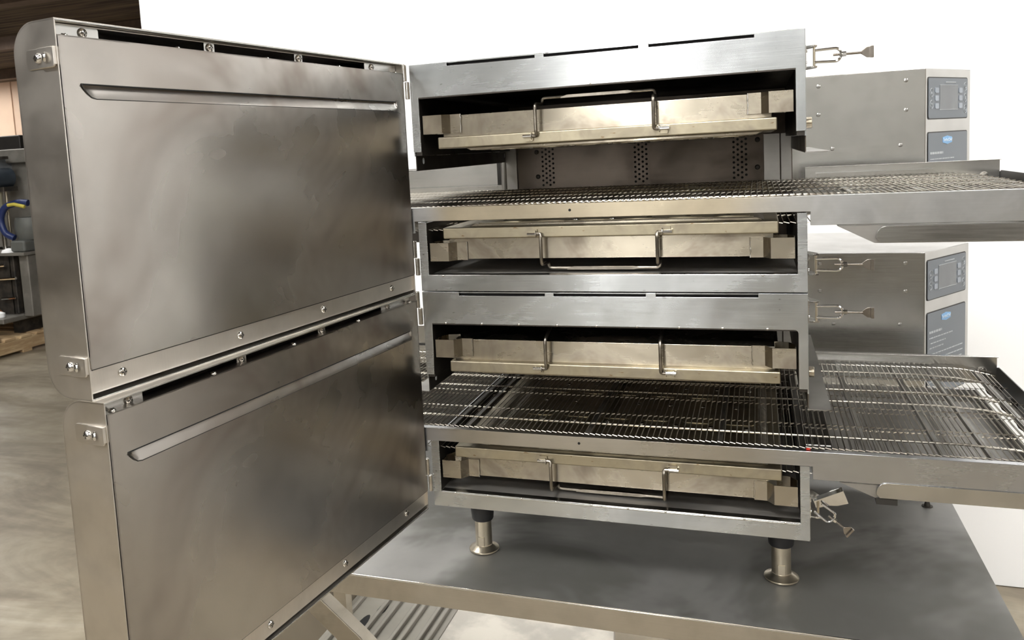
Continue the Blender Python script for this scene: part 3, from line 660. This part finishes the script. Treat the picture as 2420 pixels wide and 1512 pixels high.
for x, y in ((-.515, .0), (.72, .0), (.72, .61)):
    MB().tube([(x, y, .03), (x, y, q(TZ - .034))], .0205, 20).build('table_leg', 'nickel', tb)
    MB().lathe([(.020, .0), (.024, .006), (.022, .032)], c=(x, y, 0), seg=18).build('table_foot', 'rubber', tb)
# bolt stub and specks on the table top
t = thing('bolt_stub', 'small dark bolt standing on the table top near its back right corner', 'bolt', (.7305, .395, TZ))
MB().lathe([(.0052, 0), (.0048, .003), (.0034, .009), (.0018, .0120), (.0003, .0125)], seg=12).build('bolt_head', 'machdark', t)
MB().lathe([(.0085, 0), (.0085, .0010), (.0060, .0012)], seg=16).build('washer', 'machdark', t)
tag(MB().prism([(-.0025, -.001), (.0005, -.002), (.003, .0005), (0, .002)], 'z', 0, .0015).build('plastic_crumb', 'red', loc=(.527, .0020, .1240)), 'tiny red plastic crumb on the front edge of the lower belt', 'crumb')

# ------------------------------------------------------------------ below the table
# moulded platform with ribs running away from the camera, triangular and drop-shaped openings
t = thing('ribbed_platform', 'grey moulded platform with raised ribs lying under the left of the table', 'platform', (0, 0, FLOOR))
b = MB(); b.box(-.712, -.381, .66, 1.60, .09, .148); b.build('deck', 'ribbed', t, bevel=.004)
for x in (-.405, -.430, -.478, -.505, -.560, -.596, -.680):
    MB().box(x - .006, x + .006, .66, 1.60, .148, .162).build('rib', 'ribbed', t, bevel=.003)
for k, (x, y) in enumerate(((-.60, .985), (-.645, 1.06), (-.625, .90), (-.60, .80))):
    if k % 2: MB().prism([(x - .014, y), (x + .014, y - .01), (x + .004, y + .055)], 'z', .1478, .1486).build('drain_opening', 'black', t)
    else: MB().prism([(x + .013 * math.sin(a), y - .020 * math.cos(a) if math.cos(a) > 0 else y - .055 * math.cos(a)) for a in [2 * PI * i / 16 for i in range(16)]], 'z', .1478, .1486).build('drain_opening', 'black', t)
for x in (-.65, -.45): MB().box(x - .05, x + .05, .68, 1.58, .0, .09).build('runner', 'ribbed', t)
tag(MB().prism([(-.379, .60), (0.0989, 0.9119), (0.0566, 1.1758), (-.379, 1.55)], 'z', FLOOR + .001, -.80).build('scuffed_block', 'scuffed', bevel=.002), 'low scuffed off-white block on the floor below the front edge of the table', 'block')
tag(MB().box(-.93, -.715, .90, 1.35, FLOOR + .001, -.52).build('low_cabinet', 'beige', bevel=.003), 'low beige-brown box behind the diagonal brace under the table', 'box')
b = MB(); b.prism([(-.543, -.134), (-.505, -.134), (-.505, -.271), (-.386, -.372), (-.306, -.438), (-.10, -.63), (-.13, -.66), (-.25, -.575), (-.345, -.462), (-.372, -.440), (-.425, -.395), (-.543, -.286)][::-1], 'y', .30, .335)
for v in range(len(b.v)): b.v[v] = (b.v[v][0], b.v[v][1], b.v[v][2] - FLOOR)
b.build('diagonal_brace', 'apron', tb, bevel=.002)['label'] = 'flat diagonal brace'
MB().box(-.5350, -.5015, .602, .632, .0, q(TZ - .0340)).build('table_leg', 'apron', tb)

# ------------------------------------------------------------------ pallet of machinery, far left
t = thing('wooden_pallet', 'wooden pallet on the concrete floor, far left, under the grey machinery', 'pallet', (-6.05, 4.25, FLOOR))
for i in range(7): MB().box(-.60, .60, -.55 + i * .165, -.55 + i * .165 + .11, .125, .145).build('deck_board', 'wood', t, bevel=.003)
for x in (-.57, 0, .57): MB().box(x - .022, x + .022, -.55, .55, .022, .125).build('stringer', 'wood', t, bevel=.003)
for y in (-.5, 0, .5): MB().box(-.60, .60, y - .045, y + .045, 0, .022).build('bottom_board', 'wood', t)
PT = FLOOR + .145
t = thing('machinery', 'grey machine with motor, pipes and shelves standing on the wooden pallet', 'machine', (-5.9, 4.45, PT))
def z_(z): return z - PT
ox, oy = -5.9, 4.45
def mbx(x0, x1, y0, y1, z0, z1): return MB().box(x0 - ox, x1 - ox, y0 - oy, y1 - oy, z_(z0), z_(z1))
mbx(-6.35, -5.40, 4.52, 5.0, -.08, .76).build('cabinet', 'mach', t, bevel=.01)
mbx(-6.30, -5.415, 4.46, 4.52, .66, .78).build('cabinet_lip', 'mach', t, bevel=.01)
mbx(-6.2, -5.56, 4.5, 4.8, .78, .90).build('black_unit', 'black_steel', t, bevel=.01)
mbx(-6.35, -5.38, 4.25, 5.0, -.125, -.10).build('shelf', 'mach', t)
mbx(-6.35, -5.60, 4.3, 4.95, -.64, -.12).build('dark_interior', 'machdark', t)  # solid dark box standing in for shade below the shelf
mbx(-5.50, -5.40, 4.30, 4.42, -.66, -.125).build('post', 'mach', t, bevel=.01)
mbx(-5.62, -5.56, 4.30, 4.36, -.64, -.125).build('post', 'machdark', t, bevel=.01)
mbx(-6.35, -5.50, 4.08, 5.0, -.685, -.64).build('base_tray', 'mach', t, bevel=.01)
for x in (-6.3, -5.6): mbx(x - .04, x + .04, 4.3, 4.9, PT, -.68).build('skid', 'machdark', t)
MB().lathe([(.055, -.02), (.085, .0), (.085, .17), (.06, .19)], c=(-5.665 - ox, 4.27 - oy, z_(.535)), axis='y', seg=28).build('motor', 'motor', t)
MB().lathe([(.02, -.012), (.045, -.006), (.045, .0)], c=(-5.655 - ox, 4.255 - oy, z_(.54)), axis='y', seg=20).build('motor_cap', 'ringgrey', t)
MB().box(-5.74 - ox, -5.58 - ox, 4.30 - oy, 4.45 - oy, z_(.42), z_(.46)).build('motor_foot', 'machdark', t, bevel=.005)
mbx(-5.73, -5.70, 4.34, 4.52, .60, .72).build('bracket', 'display', t); mbx(-5.76, -5.60, 4.34, 4.40, .695, .72).build('bracket', 'machdark', t)
for x, r in ((-5.72, .020), (-5.645, .012)): MB().tube([(x - ox, 4.38 - oy, z_(-.10)), (x - ox, 4.38 - oy, z_(.42))], r, 12).build('pipe', 'chrome' if r > .015 else 'nickel', t)
MB().lathe([(.055, 0), (.065, .13), (.067, .135)], c=(-5.715 - ox, 4.32 - oy, z_(.28)), seg=20).build('cream_cup', 'bucket', t)
MB().tube([tuple(Vector(p) - Vector((ox, oy, PT))) for p in fillet([(-5.37, 4.34, .315), (-5.45, 4.32, .325), (-5.60, 4.3, .29), (-5.66, 4.3, .18), (-5.62, 4.3, .06), (-5.54, 4.32, .02)], .12, 6)], .028, 12).build('hose', 'hose', t)
MB().tube([tuple(Vector(p) - Vector((ox, oy, PT))) for p in ((-5.37, 4.30, .285), (-5.46, 4.28, .31), (-5.52, 4.27, .305))], .015, 8).build('tape', 'yellow', t)
MB().lathe([(.09, 0), (.11, .05), (.115, .14), (.10, .19)], c=(-5.47 - ox, 4.42 - oy, z_(.0)), seg=24).build('pot', 'ringgrey', t)
mbx(-5.56, -5.40, 4.28, 4.44, -.10, .0).build('casting', 'ringgrey', t, bevel=.02)
MB().lathe([(.06, 0), (.05, .02), (.01, .035)], c=(-5.60 - ox, 4.3 - oy, z_(-.10)), seg=18).build('bright_cap', 'board', t)
for i, (x, z, L) in enumerate(((-5.72, -.33, .2), (-5.75, -.22, .12), (-5.70, -.50, .16))): MB().tube([(x - ox, 4.27 - oy, z_(z)), (x + L - ox, 4.27 - oy, z_(z + .01))], .012, 8).build('rod', 'chrome', t)
tag(MB().lathe([(.05, 0), (.06, .03), (.03, .065), (.005, .07)], seg=10).build('rusty_casting', 'rust', loc=(-5.69, 4.18, -.638)), 'small rusty brown casting lying on the base tray of the machinery', 'casting')
tag(MB().lathe([(.035, 0), (.035, .035), (.004, .05)], seg=14).build('bright_fitting', 'board', loc=(-5.60, 4.15, -.638)), 'small white fitting beside the rusty casting on the base tray', 'fitting')
tag(MB().tube([(.16 * math.cos(a), .16 * math.sin(a), .03) for a in [2 * PI * i / 36 for i in range(36)]], .03, 10, closed=True).build('rubber_ring', 'ringgrey', loc=(-5.64, 3.90, PT)), 'grey rubber ring lying on the near corner of the pallet', 'ring')
